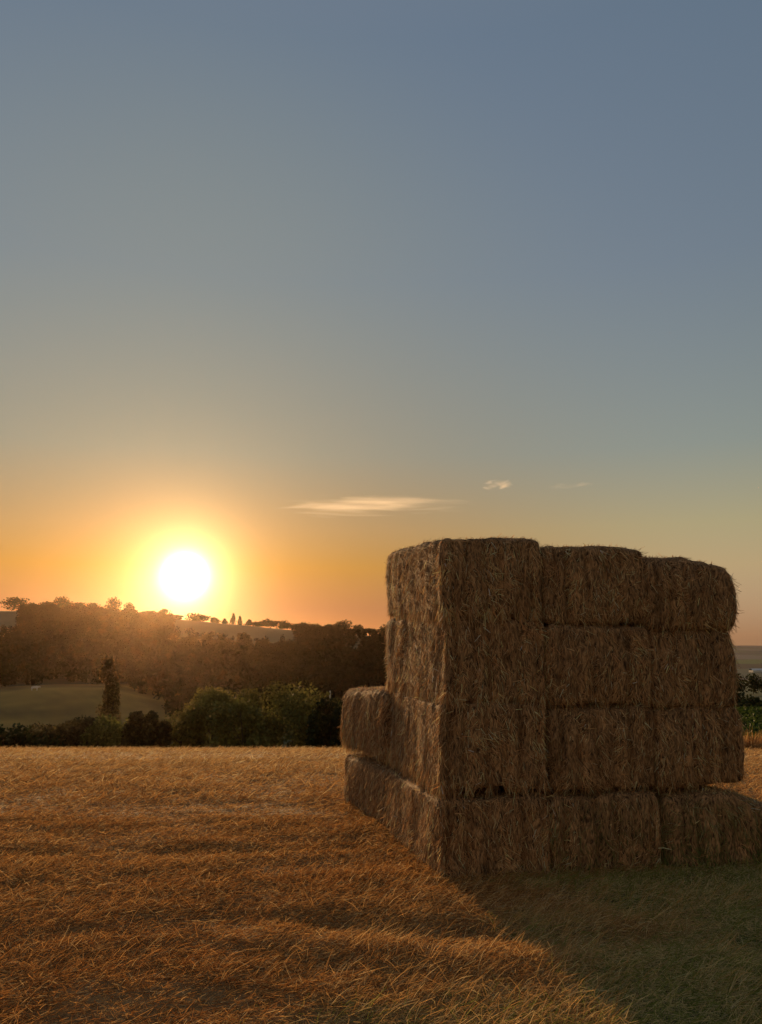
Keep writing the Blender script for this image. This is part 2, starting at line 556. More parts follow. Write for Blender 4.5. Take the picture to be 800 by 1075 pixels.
def cover(n, d0, d1, lmin, lmax, wmin, wmax, power, upright):
    x, y = scatter(n, d0, d1, 0.80, power)
    keep = ~in_stack(x, y, -0.05)
    tuft = fbm(x * 2.2, y * 2.8, 71, 3)
    keep &= rng.random(n) < np.clip(0.85 + 0.9 * tuft, 0.5, 1)
    x, y, tuft = x[keep], y[keep], tuft[keep]
    n = len(x)
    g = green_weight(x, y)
    z = height(x, y)
    P = np.stack([x, y, z - 0.004], 1)
    # the straw lies combed over to the right, with swirls
    az = 0.3 + 2.0 * fbm(x * 0.9, y * 1.2, 73, 3) + rng.normal(0, 0.75, n)
    flip = rng.random(n) < 0.3
    az = np.where(flip, az + math.pi, az)
    el = np.abs(rng.normal(0.0, 0.22, n)) + np.where(rng.random(n) < upright, rng.uniform(0.25, 0.9, n), 0.0) + 0.25 * np.clip(tuft, 0, 1)
    D = np.stack([np.cos(az) * np.cos(el), np.sin(az) * np.cos(el), np.sin(el)], 1)
    L = rng.uniform(lmin, lmax, n) * (1 + 0.5 * np.clip(tuft, -0.5, 1))
    W = rng.uniform(wmin, wmax, n)
    B = np.stack([rng.normal(0.08, 0.12, n), rng.normal(0, 0.12, n), -0.25 * np.sin(el) + rng.normal(0, 0.05, n)], 1)
    P[:, 2] += rng.uniform(0, 0.03, n)
    V, F = strands(P, D, L, W, B, 2)
    c = pick_cols(n, GSTRAW, [0.36, 0.22, 0.22, 0.12, 0.08], 6)
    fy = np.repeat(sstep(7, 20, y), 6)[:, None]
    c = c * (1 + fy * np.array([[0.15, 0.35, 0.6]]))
    pz = np.repeat(sstep(-0.25, 0.35, fbm(x * 0.6, y * 0.8, 91, 3)) * sstep(12, 7, y), 6)[:, None]
    c = c * (1 - pz * np.array([[0.03, 0.09, 0.14]]))
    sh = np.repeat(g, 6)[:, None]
    c = c * (1 - sh) + np.minimum(c * 0.5 + np.array([0.42, 0.36, 0.18]), 0.72) * sh  # straw colour paled where the stack's shade falls, lifting that shade
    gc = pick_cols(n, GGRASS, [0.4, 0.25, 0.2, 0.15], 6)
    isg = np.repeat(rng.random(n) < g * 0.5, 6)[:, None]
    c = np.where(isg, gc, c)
    return V, F, c


def upright_stalks():
    # taller pale stalks left standing in front of the stack, leaning to the right
    n = 9000
    y = rng.uniform(3.6, 6.3, n); x = y * rng.uniform(-0.05, 0.75, n)
    k = ~in_stack(x, y, 0.05) & (fbm(x * 2.0, y * 2.4, 95, 3) > -0.12)
    x, y = x[k], y[k]; n = len(x)
    P = np.stack([x, y, height(x, y)], 1)
    az = 0.2 + rng.normal(0, 0.6, n); el = rng.uniform(0.35, 1.15, n)
    D = np.stack([np.cos(az) * np.cos(el), np.sin(az) * np.cos(el), np.sin(el)], 1)
    V, F = strands(P, D, rng.uniform(0.06, 0.17, n), rng.uniform(0.002, 0.0042, n), np.array([[0.15, 0, -0.2]]) + rng.normal(0, 0.08, (n, 3)), 2, taper=0.4)
    return V, F, pick_cols(n, GSTRAW[[0, 1, 4]], [0.3, 0.4, 0.3], 6)


def foot_straw():
    # spilled straw banked against the foot of the stack
    n = 30000
    k = rng.random(n) < 0.55
    u = np.where(k, rng.uniform(-0.1, 3.0, n), 0); v = np.where(k, 0, rng.uniform(0, 3.9, n))
    off = np.abs(rng.normal(0, 0.17, n)) - 0.02
    v = np.where(k, v - off, v); u = np.where(k, u, u - off - (v > 2.07) * 0.08 * (v - 2.07))
    x, y = stack_xy(u, v)
    P = np.stack([x, y, height(x, y) + np.maximum(0, 0.05 - 0.35 * off) * rng.random(n) - 0.01], 1)
    az = rng.uniform(-math.pi, math.pi, n); el = np.abs(rng.normal(0.15, 0.25, n))
    D = np.stack([np.cos(az) * np.cos(el), np.sin(az) * np.cos(el), np.sin(el)], 1)
    V, F = strands(P, D, rng.uniform(0.03, 0.12, n), rng.uniform(0.002, 0.0045, n), rng.normal(0, 0.15, (n, 3)) + np.array([[0, 0, -0.25]]), 2)
    return V, F, pick_cols(n, GSTRAW, [0.36, 0.22, 0.22, 0.12, 0.08], 6)


def merge(parts):
    Vs, Fs, Cs, o = [], [], [], 0
    for V, F, c in parts:
        Vs.append(V); Fs.append(F + o); Cs.append(c); o += len(V)
    return np.concatenate(Vs), np.concatenate(Fs), np.concatenate(Cs)


V, F, c = merge([
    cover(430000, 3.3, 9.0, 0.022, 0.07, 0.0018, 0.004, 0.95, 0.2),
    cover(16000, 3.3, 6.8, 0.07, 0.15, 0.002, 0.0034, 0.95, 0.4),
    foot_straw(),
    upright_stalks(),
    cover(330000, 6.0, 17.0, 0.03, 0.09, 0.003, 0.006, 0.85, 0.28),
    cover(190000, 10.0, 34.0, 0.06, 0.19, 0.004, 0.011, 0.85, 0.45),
])
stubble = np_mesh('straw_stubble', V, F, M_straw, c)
tag(stubble, 'flattened golden straw and stubble covering the harvested field', 'stubble', kind='stuff')


def grass_patch():
    x, y = scatter(60000, 3.3, 8.2, 0.8, 0.9)
    g = green_weight(x, y)
    dx, dy = x - CORNER[0], y - CORNER[1]
    v = -dx * SP + dy * CP; u = dx * CP + dy * SP
    foot = np.exp(-((v + 0.15) / 0.18) ** 2) * sstep(0.1, 0.6, u) * sstep(3.3, 3.0, u)
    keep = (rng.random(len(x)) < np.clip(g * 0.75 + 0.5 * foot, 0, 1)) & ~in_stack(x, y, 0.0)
    x, y, foot = x[keep], y[keep], foot[keep]
    n = len(x)
    P = np.stack([x, y, height(x, y) - 0.005], 1)
    az = 0.4 + rng.normal(0, 1.1, n); el = np.clip(rng.normal(0.75, 0.4, n), 0.1, 1.5)
    D = np.stack([np.cos(az) * np.cos(el), np.sin(az) * np.cos(el), np.sin(el)], 1)
    L = rng.uniform(0.05, 0.17, n) * (1 + 0.6 * foot); W = rng.uniform(0.003, 0.007, n)
    B = np.stack([np.cos(az) * 0.3, np.sin(az) * 0.3, rng.uniform(-0.6, -0.1, n)], 1)
    V, F = strands(P, D, L, W, B, 2, taper=0.15)
    return V, F, pick_cols(n, GGRASS, [0.36, 0.26, 0.2, 0.18], 6)


V, F, c = grass_patch()
grass = np_mesh('grass', V, F, M_grass, c)
tag(grass, 'low green grass growing through the straw in the shade of the bales', 'grass', kind='stuff')

# ------------------------------------------------------------------ trees
def leaf_quads(P, size, Nrm=None, flat=0.5):
    n = len(P)
    a = norm(rng.normal(size=(n, 3)))
    b = norm(np.cross(a, rng.normal(size=(n, 3))))
    s = size if np.ndim(size) else np.full(n, size)
    s = s * rng.uniform(0.6, 1.3, n)
    A = a * s[:, None] * 0.5; Bv = b * (s * rng.uniform(0.45, 0.9, n))[:, None] * 0.5
    V = np.stack([P - A - Bv * 0.4, P - A * 0.2 + Bv, P + A + Bv * 0.3, P + A * 0.1 - Bv], 1).reshape(-1, 3)
    F = (np.arange(n) * 4)[:, None] + np.arange(4)[None]
    return V, F


def crown_points(n, rx, ry, rz, cz, nl, rs, shape='round'):
    """leaf positions in several uneven lobes around the crown's middle."""
    lobes = []
    for k in range(nl):
        t = rs.uniform(0, 2 * math.pi); q = rs.uniform(0.25, 0.75)
        zz = rs.uniform(-0.65, 0.75)
        if shape == 'column':
            lobes.append((0.25 * math.cos(t) * rx, 0.25 * math.sin(t) * ry, (k / (nl - 1) * 1.9 - 0.95) * rz, rs.uniform(0.6, 0.8) * (1 - 0.6 * max(0, k / nl * 2 - 1) ** 2)))
        elif shape == 'cone':
            f = k / nl
            lobes.append((0.2 * (1 - f) * math.cos(t) * rx, 0.2 * (1 - f) * math.sin(t) * ry, (f * 1.8 - 0.9) * rz, 0.75 * (1 - f) + 0.12))
        elif shape == 'dome':
            lobes.append((rs.uniform(0.1, 0.55) * math.cos(t) * rx, rs.uniform(0.1, 0.55) * math.sin(t) * ry, rs.uniform(-0.7, 0.5) * rz, rs.uniform(0.48, 0.62)))
        else:
            w = math.sqrt(max(0.1, 1 - zz * zz))
            lobes.append((q * w * math.cos(t) * rx, q * w * math.sin(t) * ry, zz * rz, rs.uniform(0.28, 0.5)))
    lobes = np.array(lobes)
    k = rs.integers(0, len(lobes), n)
    d = norm(rs.normal(size=(n, 3))) * (rs.random((n, 1)) ** 0.45)
    rad = lobes[k, 3:4] * np.array([[rx, ry, min(rz, 1.3 * max(rx, ry)) if shape != 'round' else rz]])
    P = lobes[k, :3] + d * rad
    P[:, 2] += cz
    return P, k


def limb(p0, p1, r0, r1, n=6):
    p0, p1 = np.array(p0, float), np.array(p1, float)
    d = p1 - p0; d /= np.linalg.norm(d)
    a = np.cross(d, [0.3, 0.9, 0.1]); a /= np.linalg.norm(a); b = np.cross(d, a)
    t = np.arange(n) / n * 2 * math.pi
    ring = np.cos(t)[:, None] * a + np.sin(t)[:, None] * b
    V = np.concatenate([p0 + ring * r0, p1 + ring * r1])
    F = np.array([[i, (i + 1) % n, n + (i + 1) % n, n + i] for i in range(n)])
    return V, F, np.zeros((len(V), 3))


def make_tree(name, x, y, htop, rx, rz_frac, n, leaf, cols, label, cat, group, seed, shape='round', nl=9, ry=None, parts=True, base=None, trunk_frac=None):
    rs = np.random.default_rng(seed)
    gz = float(height(x, y)) if base is None else base
    t = empty(name, (x, y, gz))
    ry = rx if ry is None else ry
    hh = htop - gz
    rz = hh * rz_frac / 2
    cz = hh - rz
    P, k = crown_points(n, rx, ry, rz, cz, nl, rs, shape)
    P[:, 2] = np.minimum(P[:, 2], hh)
    P = P[P[:, 2] > 0.05]
    k = k[:len(P)]
    V, F = leaf_quads(P, leaf)
    lobe_tint = rs.uniform(0.7, 1.3, nl)
    cc = np.array(cols)[rs.integers(0, len(cols), len(P))] * lobe_tint[k][:, None] * rs.uniform(0.7, 1.3, (len(P), 1))
    np_mesh('crown', V, F, M_leaf, np.repeat(cc, 4, 0), parent=t)
    rt = max(0.035 * hh * 0.5, 0.05)
    segs = [limb((0, 0, -0.4), (0.1 * rx, 0, cz * 0.9), rt, rt * 0.6), limb((0.1 * rx, 0, cz * 0.9), (0, 0.1 * ry, cz + rz * 0.6), rt * 0.6, rt * 0.2)]
    for j in range(4):
        a = j * 1.6 + rs.uniform(0, 1)
        z0 = cz * rs.uniform(0.5, 0.95)
        segs.append(limb((0.05 * rx, 0, z0), (0.6 * rx * math.cos(a), 0.6 * ry * math.sin(a), z0 + 0.5 * rz), rt * 0.4, rt * 0.12, 5))
    V, F, c0 = merge(segs)
    np_mesh('trunk', V, F, M_bark, parent=t)
    tag(t, label, cat, group)
    return t


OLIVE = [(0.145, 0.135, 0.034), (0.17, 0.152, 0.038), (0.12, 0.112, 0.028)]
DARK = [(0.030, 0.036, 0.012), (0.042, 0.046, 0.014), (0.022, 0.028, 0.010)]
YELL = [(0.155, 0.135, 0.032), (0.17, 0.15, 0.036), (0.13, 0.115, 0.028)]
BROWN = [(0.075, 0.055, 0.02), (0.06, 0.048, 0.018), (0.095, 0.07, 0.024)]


def at(px, d, py=740):
    return bear(px, py) * d


G1 = 'trees and bushes lining the field edge'
hedge = [  # px, top py, width px, distance, palette, label, name
    (4, 759, 40, 80, DARK, 'dark bush at the far end of the hedge, cut by the photo edge', 'bush'),
    (34, 768, 44, 82, DARK, 'low dark bush below the white cow on the meadow', 'bush'),
    (66, 756, 46, 86, BROWN, 'brownish low bush between the dark bush and the tall column tree', 'bush'),
    (92, 747, 48, 90, BROWN, 'brownish rounded bush just left of the tall column tree', 'bush'),
    (128, 751, 42, 84, OLIVE, 'olive bush at the foot of the tall column tree', 'bush'),
    (150, 748, 26, 80, BROWN, 'small dark ragged tree right of the tall column tree', 'small tree'),
    (167, 747, 20, 79, BROWN, 'narrow dark tree beside the yellow green tree', 'small tree'),
    (188, 739, 46, 86, YELL, 'yellow green tree catching light in the middle of the hedge', 'tree'),
    (220, 722, 46, 92, OLIVE, 'rounded olive tree between the yellow green tree and the broad trees', 'tree'),
    (252, 731, 44, 84, OLIVE, 'shorter olive tree with a flat crown in front of the broad trees', 'tree'),
    (272, 721, 50, 94, OLIVE, 'broad olive tree left of the tallest hedge tree', 'tree'),
    (304, 715, 60, 96, OLIVE, 'tallest broad olive tree of the hedge', 'tree'),
    (333, 723, 40, 90, OLIVE, 'olive tree beside the pale post', 'tree'),
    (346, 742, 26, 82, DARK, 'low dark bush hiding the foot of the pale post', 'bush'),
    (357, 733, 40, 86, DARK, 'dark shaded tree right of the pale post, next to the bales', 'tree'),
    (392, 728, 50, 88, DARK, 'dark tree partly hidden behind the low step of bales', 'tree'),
]
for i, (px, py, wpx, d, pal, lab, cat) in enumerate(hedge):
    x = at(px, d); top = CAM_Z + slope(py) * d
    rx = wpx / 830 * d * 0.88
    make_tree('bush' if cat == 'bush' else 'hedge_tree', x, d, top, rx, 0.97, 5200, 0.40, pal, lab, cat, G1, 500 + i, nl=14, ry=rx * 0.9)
# the tall column tree
d = 120.0
make_tree('column_tree', at(115, d, 720), d, CAM_Z + slope(692) * d, 10 / 820 * d * 1.35, 0.98, 8000, 0.42, [(0.16, 0.105, 0.036), (0.13, 0.088, 0.03), (0.19, 0.12, 0.04)],
          'tall narrow column shaped tree standing above the hedge in front of the meadow', 'tree', None, 601, shape='column', nl=16)

# skyline trees
G2 = 'trees on the hilltop skyline'
sky_trees = [
    (12, 624, 30, 'round', 'broad domed tree on the skyline above the pale hill field at the photo edge'),
    (32, 632, 12, 'round', 'small skyline tree just right of the broad domed tree'),
    (49, 629, 18, 'round', 'low rounded skyline tree between the broad dome and the tall round tree'),
    (65, 626, 18, 'round', 'tall round skyline tree with a crisp dome left of the sun'),
    (84, 632, 14, 'round', 'medium bushy skyline tree between the round dome and the open crowned tree'),
    (98, 632, 12, 'round', 'small bushy skyline tree just left of the open crowned tree'),
    (115, 626, 20, 'round', 'open crowned gappy tree standing highest left of the sun'),
    (136, 632, 13, 'round', 'single small round tree apart on the ridge left of the sun'),
    (155, 640, 12, 'round', 'tiny bush like tree on the ridge at the left rim of the sun glow'),
    (171, 639, 9, 'round', 'tiny pointed tree on the ridge directly under the sun'),
    (184, 644, 14, 'round', 'low flat tree on the ridge under the right half of the sun'),
    (210, 642, 24, 'round', 'wide low domed tree on the ridge right of the sun'),
    (227, 648, 10, 'round', 'small bush tree at the right foot of the wide low dome'),
    (236, 649, 6, 'cone', 'short thin conifer left of the pair of spires'),
    (245, 643, 6, 'cone', 'tallest thin conifer spire on the ridge right of the sun'),
    (252, 646, 5, 'cone', 'slightly shorter conifer spire right beside the tallest spire'),
    (262, 650, 7, 'cone', 'low conifer on the ridge above the long pale hill field'),
    (272, 652, 8, 'round', 'small round tree above the right end of the long pale hill field'),
    (284, 649, 10, 'round', 'round tree standing a little taller past the conifers'),
    (296, 651, 12, 'round', 'bushy ridge tree left of the long dark tree line'),
    (312, 653, 14, 'round', 'ridge tree at the start of the long dark tree line'),
    (330, 653, 16, 'round', 'ridge tree in the middle of the long dark tree line'),
    (345, 653, 14, 'round', 'ridge tree leaning against the largest dark clump'),
    (359, 650, 22, 'round', 'largest dark domed tree at the right end of the ridge'),
    (375, 655, 12, 'round', 'round tree just right of the largest dark dome on the ridge'),
    (388, 659, 14, 'round', 'lower tree stepping down the ridge towards the bales'),
    (403, 656, 14, 'round', 'last ridge tree touching the edge of the bale stack'),
]
for i, (px, py, wpx, shp, lab) in enumerate(sky_trees):
    d = RIDGE_Y - 8 + (i * 7 % 5) * 3
    x = bear(px, 645) * d; top = CAM_Z + slope(py) * d
    gz = float(height(x, d))
    rx = wpx / 820 * d * (1.05 if 258 < px < 320 else 0.72)
    top = max(top, gz + 3)
    make_tree('conifer' if shp == 'cone' else 'ridge_tree', x, d, top, rx, 0.97, 900, 1.5 if shp != 'cone' else 1.1, DARK, lab, 'conifer' if shp == 'cone' else 'tree', G2, 700 + i, shape='cone' if shp == 'cone' else 'dome', nl=8)

# woodland covering the hillside: one mass
def woodland():
    Vs, Fs, Cs, o = [], [], [], 0
    rs = np.random.default_rng(9)
    pts = []
    for yy in np.arange(192, 640, 8.0):
        half_l = -0.72 * yy; half_r = 0.20 * yy
        for xx in np.arange(half_l, half_r, 8.5):
            pts.append((xx + rs.uniform(-3.5, 3.5), yy + rs.uniform(-3, 3)))
    for yy in np.arange(640, 700, 9.0):
        for xx in np.arange(-0.72 * yy, 0.2 * yy, 10):
            pts.append((xx + rs.uniform(-3.5, 3.5), yy + rs.uniform(-3, 3)))
    pts = np.array(pts)
    u = pts[:, 0] / pts[:, 1]
    yy = pts[:, 1]
    # clearings: pale fields on the brow, scrubby slope on the right
    pale = (yy > 478 + 10 * np.sin(pts[:, 0] * 0.05)) & (((u > bear(180, 660)) & (u < bear(312, 660))) | (u < bear(22, 640)))
    scrub = (yy > 440) & (u > bear(345, 690)) & (rs.random(len(u)) < 0.55)
    start = np.interp(u, [bear(p, 730) for p in (10, 70, 150, 185, 420)], [290, 318, 270, 196, 192]) + 6 * vnoise(pts[:, 0] * 0.07, yy * 0 + 1.0, 3)
    edge = yy < start
    pts = pts[~(pale | scrub | edge)]
    zs = height(pts[:, 0], pts[:, 1])
    for (x, y), z in zip(pts, zs):
        h = rs.uniform(6.5, 11.5) * (0.85 if y > 600 else 1.0); rx = rs.uniform(3.4, 5.6)
        if y > 650: h *= 0.7
        n = 230
        P, k = crown_points(n, rx, rx, h * 0.5, h * 0.5, 6, rs)
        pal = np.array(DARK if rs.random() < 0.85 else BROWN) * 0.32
        V, F = leaf_quads(P + np.array([x, y, z]), 1.2)
        tint = rs.uniform(0.8, 1.25, 6)
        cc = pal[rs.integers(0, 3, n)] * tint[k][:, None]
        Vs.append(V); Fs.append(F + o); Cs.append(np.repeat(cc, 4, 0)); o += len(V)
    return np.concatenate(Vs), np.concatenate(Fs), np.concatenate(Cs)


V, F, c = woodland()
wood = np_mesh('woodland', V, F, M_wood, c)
tag(wood, 'dense dark wood covering the hillside below the sunset', 'woodland', kind='stuff')

# trees on the slope and plain to the right of the stack
G3 = 'trees on the slope beyond the right end of the stack'
for i, (px, py, wpx, d, lab) in enumerate([
    (770, 722, 34, 150, 'dark tree half hidden by the right end of the stack'),
    (792, 727, 26, 155, 'round dark tree above the green crop near the photo edge'),
    (781, 736, 22, 130, 'low dark bush tree directly above the green crop strip'),
    (806, 738, 24, 128, 'dark tree at the photo edge above the green crop strip'),
    (774, 705, 22, 420, 'distant dark tree clump touching the right end of the stack'),
    (790, 706, 22, 430, 'distant dark tree clump on the plain below the pale strip'),
    (806, 707, 20, 430, 'distant dark tree clump cut by the right photo edge'),
]):
    x = bear(px, 720) * d; top = CAM_Z + slope(py) * d
    rx = wpx / 825 * d * 0.6
    top = max(top, float(height(x, d)) + 2)
    make_tree('plain_tree' if d > 300 else 'slope_tree', x, d, top, rx, 0.92, 1400 if d < 300 else 600, 0.62 if d < 300 else 1.3, DARK, lab, 'tree', G3, 800 + i, nl=10, shape='dome')

# long pale roofed shed on the plain
def shed():
    d = 1500.0; x = bear(800, 704) * d; z = float(height(x, d))
    t = empty('farm_shed', (x, d, z), R(8))
    w, l, h = 46.0, 14.0, 4.0
    bm = bmesh.new()
    m = bmesh.ops.create_cube(bm, size=1.0)
    for v in bm.verts: v.co = (v.co.x * w, v.co.y * l, (v.co.z + 0.5) * h)
    me = bpy.data.meshes.new('wall'); bm.to_mesh(me); bm.free(); me.materials.append(M_post)
    o = bpy.data.objects.new('wall', me); COL.objects.link(o); o.parent = t
    V = np.array([[-w / 2 - .6, -l / 2 - .6, h - .2], [w / 2 + .6, -l / 2 - .6, h - .2], [w / 2 + .6, 0, h + 3], [-w / 2 - .6, 0, h + 3], [w / 2 + .6, l / 2 + .6, h - .2], [-w / 2 - .6, l / 2 + .6, h - .2]])
    F = np.array([[0, 1, 2, 3], [3, 2, 4, 5]])
    r = np_mesh('roof', V, F, M_roof, parent=t)
    tag(t, 'long pale roofed farm shed far out on the plain', 'shed')


shed()

# dry weed clump at the field edge on the right
def weed():
    d = 23.5; x = bear(791, 780) * d; z = float(height(x, d))
    n = 1500
    a = rng.uniform(0, 2 * math.pi, n); q = np.sqrt(rng.random(n))
    P = np.stack([np.cos(a) * q * 0.55, np.sin(a) * q * 0.4, np.full(n, -0.02)], 1)
    az = a + rng.normal(0, 0.6, n); el = np.clip(rng.normal(1.05, 0.3, n), 0.2, 1.5)
    D = np.stack([np.cos(az) * np.cos(el), np.sin(az) * np.cos(el), np.sin(el)], 1)
    V, F = strands(P, D, rng.uniform(0.3, 0.95, n) * (1.1 - 0.55 * q), rng.uniform(0.012, 0.025, n), D * 0 + np.array([[0.1, 0, -0.25]]), 2, taper=0.3)
    o = np_mesh('weed_clump', V, F, M_straw, pick_cols(n, GSTRAW, [0.36, 0.22, 0.22, 0.12, 0.08], 6))
    o.location = (x, d, z)
    tag(o, 'dry orange weed clump at the field edge right of the stack', 'weeds')


weed()


def crop():
    n = 22000
    y = rng.uniform(38, 93, n); x = y * rng.uniform(0.40, 0.66, n)
    row = np.round(x / 0.9) * 0.9
    x = row + rng.normal(0, 0.16, n)
    P = np.stack([x, y, height(x, y) + rng.uniform(0.0, 0.28, n)], 1)
    V, F = leaf_quads(P, 0.34)
    c = np.array([(0.045, 0.068, 0.014), (0.06, 0.085, 0.018), (0.03, 0.05, 0.010)])[rng.integers(0, 3, n)] * rng.uniform(0.7, 1.3, (n, 1))
    o = np_mesh('crop_plants', V, F, M_grass, np.repeat(c, 4, 0))
    tag(o, 'leafy green crop growing in rows beyond the stubble on the right', 'crop', kind='stuff')


crop()

# pale post in front of the hedge
def post():
    d = 100.0; x = at(346.5, d, 733); top = CAM_Z + slope(726) * d; gz = float(height(x, d))
    V, F, c = merge([limb((0, 0, -0.3), (0, 0, top - gz), 0.11, 0.09, 10), limb((0, 0, top - gz), (0, 0, top - gz + 0.12), 0.13, 0.03, 10)])
    o = np_mesh('post', V, F, M_post, smooth=True); o.location = (x, d, gz)
    tag(o, 'tall pale thin post standing in front of the dark hedge trees', 'post')


post()

# white cow on the meadow
def cow():
    d = 264.0; x = bear(36, 727) * d; z = float(height(x, d))
    t = empty('cow', (x, d, z), R(6)); t.scale = (1.1, 1.1, 1.1)
    me = bpy.data.meshes.new('cow_body')
    pts = [((0.75, 0, 1.05), (0.30, 0.36)), ((0.3, 0, 1.02), (0.36, 0.42)), ((-0.25, 0, 1.03), (0.36, 0.40)), ((-0.75, 0, 1.10), (0.30, 0.32)),
           ((1.1, 0, 1.12), (0.20, 0.24)), ((1.42, 0, 1.22), (0.15, 0.17)), ((1.75, 0, 1.02), (0.10, 0.11)),
           ((-0.98, 0, 1.15), (0.05, 0.05)), ((-1.05, 0, 0.6), (0.03, 0.03))]
    ed = [(0, 1), (1, 2), (2, 3), (0, 4), (4, 5), (5, 6), (3, 7), (7, 8)]
    for sx, parent in ((0.72, 0), (-0.72, 3)):
        for sy in (-0.2, 0.2):
            b = len(pts)
            kx = 0.05 if sx > 0 else -0.10
            pts += [((sx, sy, 0.75), (0.16, 0.16)), ((sx + kx, sy, 0.42), (0.09, 0.09)), ((sx, sy, 0.04), (0.07, 0.07))]
            ed += [(parent, b), (b, b + 1), (b + 1, b + 2)]
    for sy in (-0.16, 0.16):
        b = len(pts); pts.append(((1.42, sy * 1.3, 1.36), (0.05, 0.04))); ed.append((5, b))
    me.from_pydata([p[0] for p in pts], ed, [])
    o = bpy.data.objects.new('body', me); COL.objects.link(o); o.parent = t
    me.materials.append(M_cow)
    sk = o.modifiers.new('skin', 'SKIN')
    lay = me.skin_vertices[0] if me.skin_vertices else None
    for i, p in enumerate(pts):
        me.skin_vertices[0].data[i].radius = p[1]
    me.skin_vertices[0].data[1].use_root = True
    sb = o.modifiers.new('sub', 'SUBSURF'); sb.levels = 1; sb.render_levels = 2
    tag(t, 'single white cow standing on the meadow below the wood', 'cow')


cow()

# ------------------------------------------------------------------ clouds (real wisps of vapour)
def cloud_mat(dens, scale):
    m, nt, out = new_mat('cloud_vapour')
    tc = nt.nodes.new('ShaderNodeTexCoord')
    mp = nt.nodes.new('ShaderNodeMapping'); mp.inputs['Scale'].default_value = scale
    nt.links.new(tc.outputs['Generated'], mp.inputs[0])
    no = nt.nodes.new('ShaderNodeTexNoise'); no.inputs['Scale'].default_value = 1.0; no.inputs['Detail'].default_value = 5
    no.inputs['Distortion'].default_value = 0.6
    nt.links.new(mp.outputs[0], no.inputs['Vector'])
    # fade to the rim
    sub = nt.nodes.new('ShaderNodeVectorMath'); sub.operation = 'SUBTRACT'; sub.inputs[1].default_value = (0.5, 0.5, 0.5)
    nt.links.new(tc.outputs['Generated'], sub.inputs[0])
    ln = nt.nodes.new('ShaderNodeVectorMath'); ln.operation = 'LENGTH'; nt.links.new(sub.outputs[0], ln.inputs[0])
    rim = nt.nodes.new('ShaderNodeMapRange'); rim.inputs['From Min'].default_value = 0.5; rim.inputs['From Max'].default_value = 0.05
    nt.links.new(ln.outputs['Value'], rim.inputs['Value'])
    add = nt.nodes.new('ShaderNodeMath'); add.operation = 'MULTIPLY_ADD'; add.inputs[1].default_value = 0.30; add.inputs[2].default_value = -0.64
    nt.links.new(rim.outputs[0], add.inputs[0])
    s2 = nt.nodes.new('ShaderNodeMath'); s2.operation = 'ADD'
    nt.links.new(no.outputs[0], s2.inputs[0]); nt.links.new(add.outputs[0], s2.inputs[1])
    mu = nt.nodes.new('ShaderNodeMapRange'); mu.inputs['From Min'].default_value = 0.0; mu.inputs['From Max'].default_value = 0.25
    mu.inputs['To Max'].default_value = dens
    nt.links.new(s2.outputs[0], mu.inputs['Value'])
    v = nt.nodes.new('ShaderNodeVolumePrincipled')
    v.inputs['Color'].default_value = (1, 0.97, 0.92, 1); v.inputs['Anisotropy'].default_value = 0.45
    nt.links.new(mu.outputs[0], v.inputs['Density'])
    nt.links.new(v.outputs[0], out.inputs['Volume'])
    return m


def cloud(px0, px1, py0, py1, d, depth, dens, scale, lab):
    pc, qc = (px0 + px1) / 2, (py0 + py1) / 2
    x = bear(pc, qc) * d; z = CAM_Z + slope(qc) * d
    sx = (px1 - px0) / 810 * d / 2; sz = (py1 - py0) / 810 * d / 2
    bm = bmesh.new(); bmesh.ops.create_icosphere(bm, subdivisions=4, radius=1.0)
    for v in bm.verts:
        k = 1 + 0.12 * mnoise.noise(v.co * 2.0 + Vector((px0, 0, 0)))
        v.co = Vector((v.co.x * sx * k, v.co.y * depth * k, v.co.z * sz * k))
    me = bpy.data.meshes.new('cloud'); bm.to_mesh(me); bm.free()
    me.materials.append(cloud_mat(dens, scale))
    o = bpy.data.objects.new('cloud', me); COL.objects.link(o); o.location = (x, d, z)
    tag(o, lab, 'cloud', 'thin sunset clouds')
    return o


cloud(278, 506, 518, 543, 9000, 500, 0.0032, (2.4, 2.0, 9.0), 'long thin peach coloured streak of cloud above the ridge')
cloud(503, 543, 502, 515, 9000, 250, 0.005, (3.0, 1.5, 5.0), 'short small puff of cloud above the near end of the stack')
cloud(575, 625, 506, 514, 9500, 250, 0.0007, (2.5, 1.5, 1.4), 'faint barely visible cloud wisp above the middle of the stack')

# ------------------------------------------------------------------ haze
def haze():
    zmin, zmax = -70.0, float(GV[:, 2].max()) + 24.0
    bm = bmesh.new(); bmesh.ops.create_cube(bm, size=1.0)
    for v in bm.verts: v.co = (v.co.x * 14200, v.co.y * 14200, zmin + (v.co.z + 0.5) * (zmax - zmin))
    me = bpy.data.meshes.new('haze'); bm.to_mesh(me); bm.free()
    m, nt, out = new_mat('haze_air')
    v = nt.nodes.new('ShaderNodeVolumePrincipled')
    v.inputs['Color'].default_value = (1.0, 0.68, 0.44, 1)
    v.inputs['Density'].default_value = HAZE_D
    v.inputs['Anisotropy'].default_value = 0.9
    nt.links.new(v.outputs[0], out.inputs['Volume'])
    me.materials.append(m)
    o = bpy.data.objects.new('haze', me); COL.objects.link(o)
    tag(o, 'warm evening haze hanging over the valley and plain', 'haze', kind='stuff')


HAZE_D = 0.000019
haze()

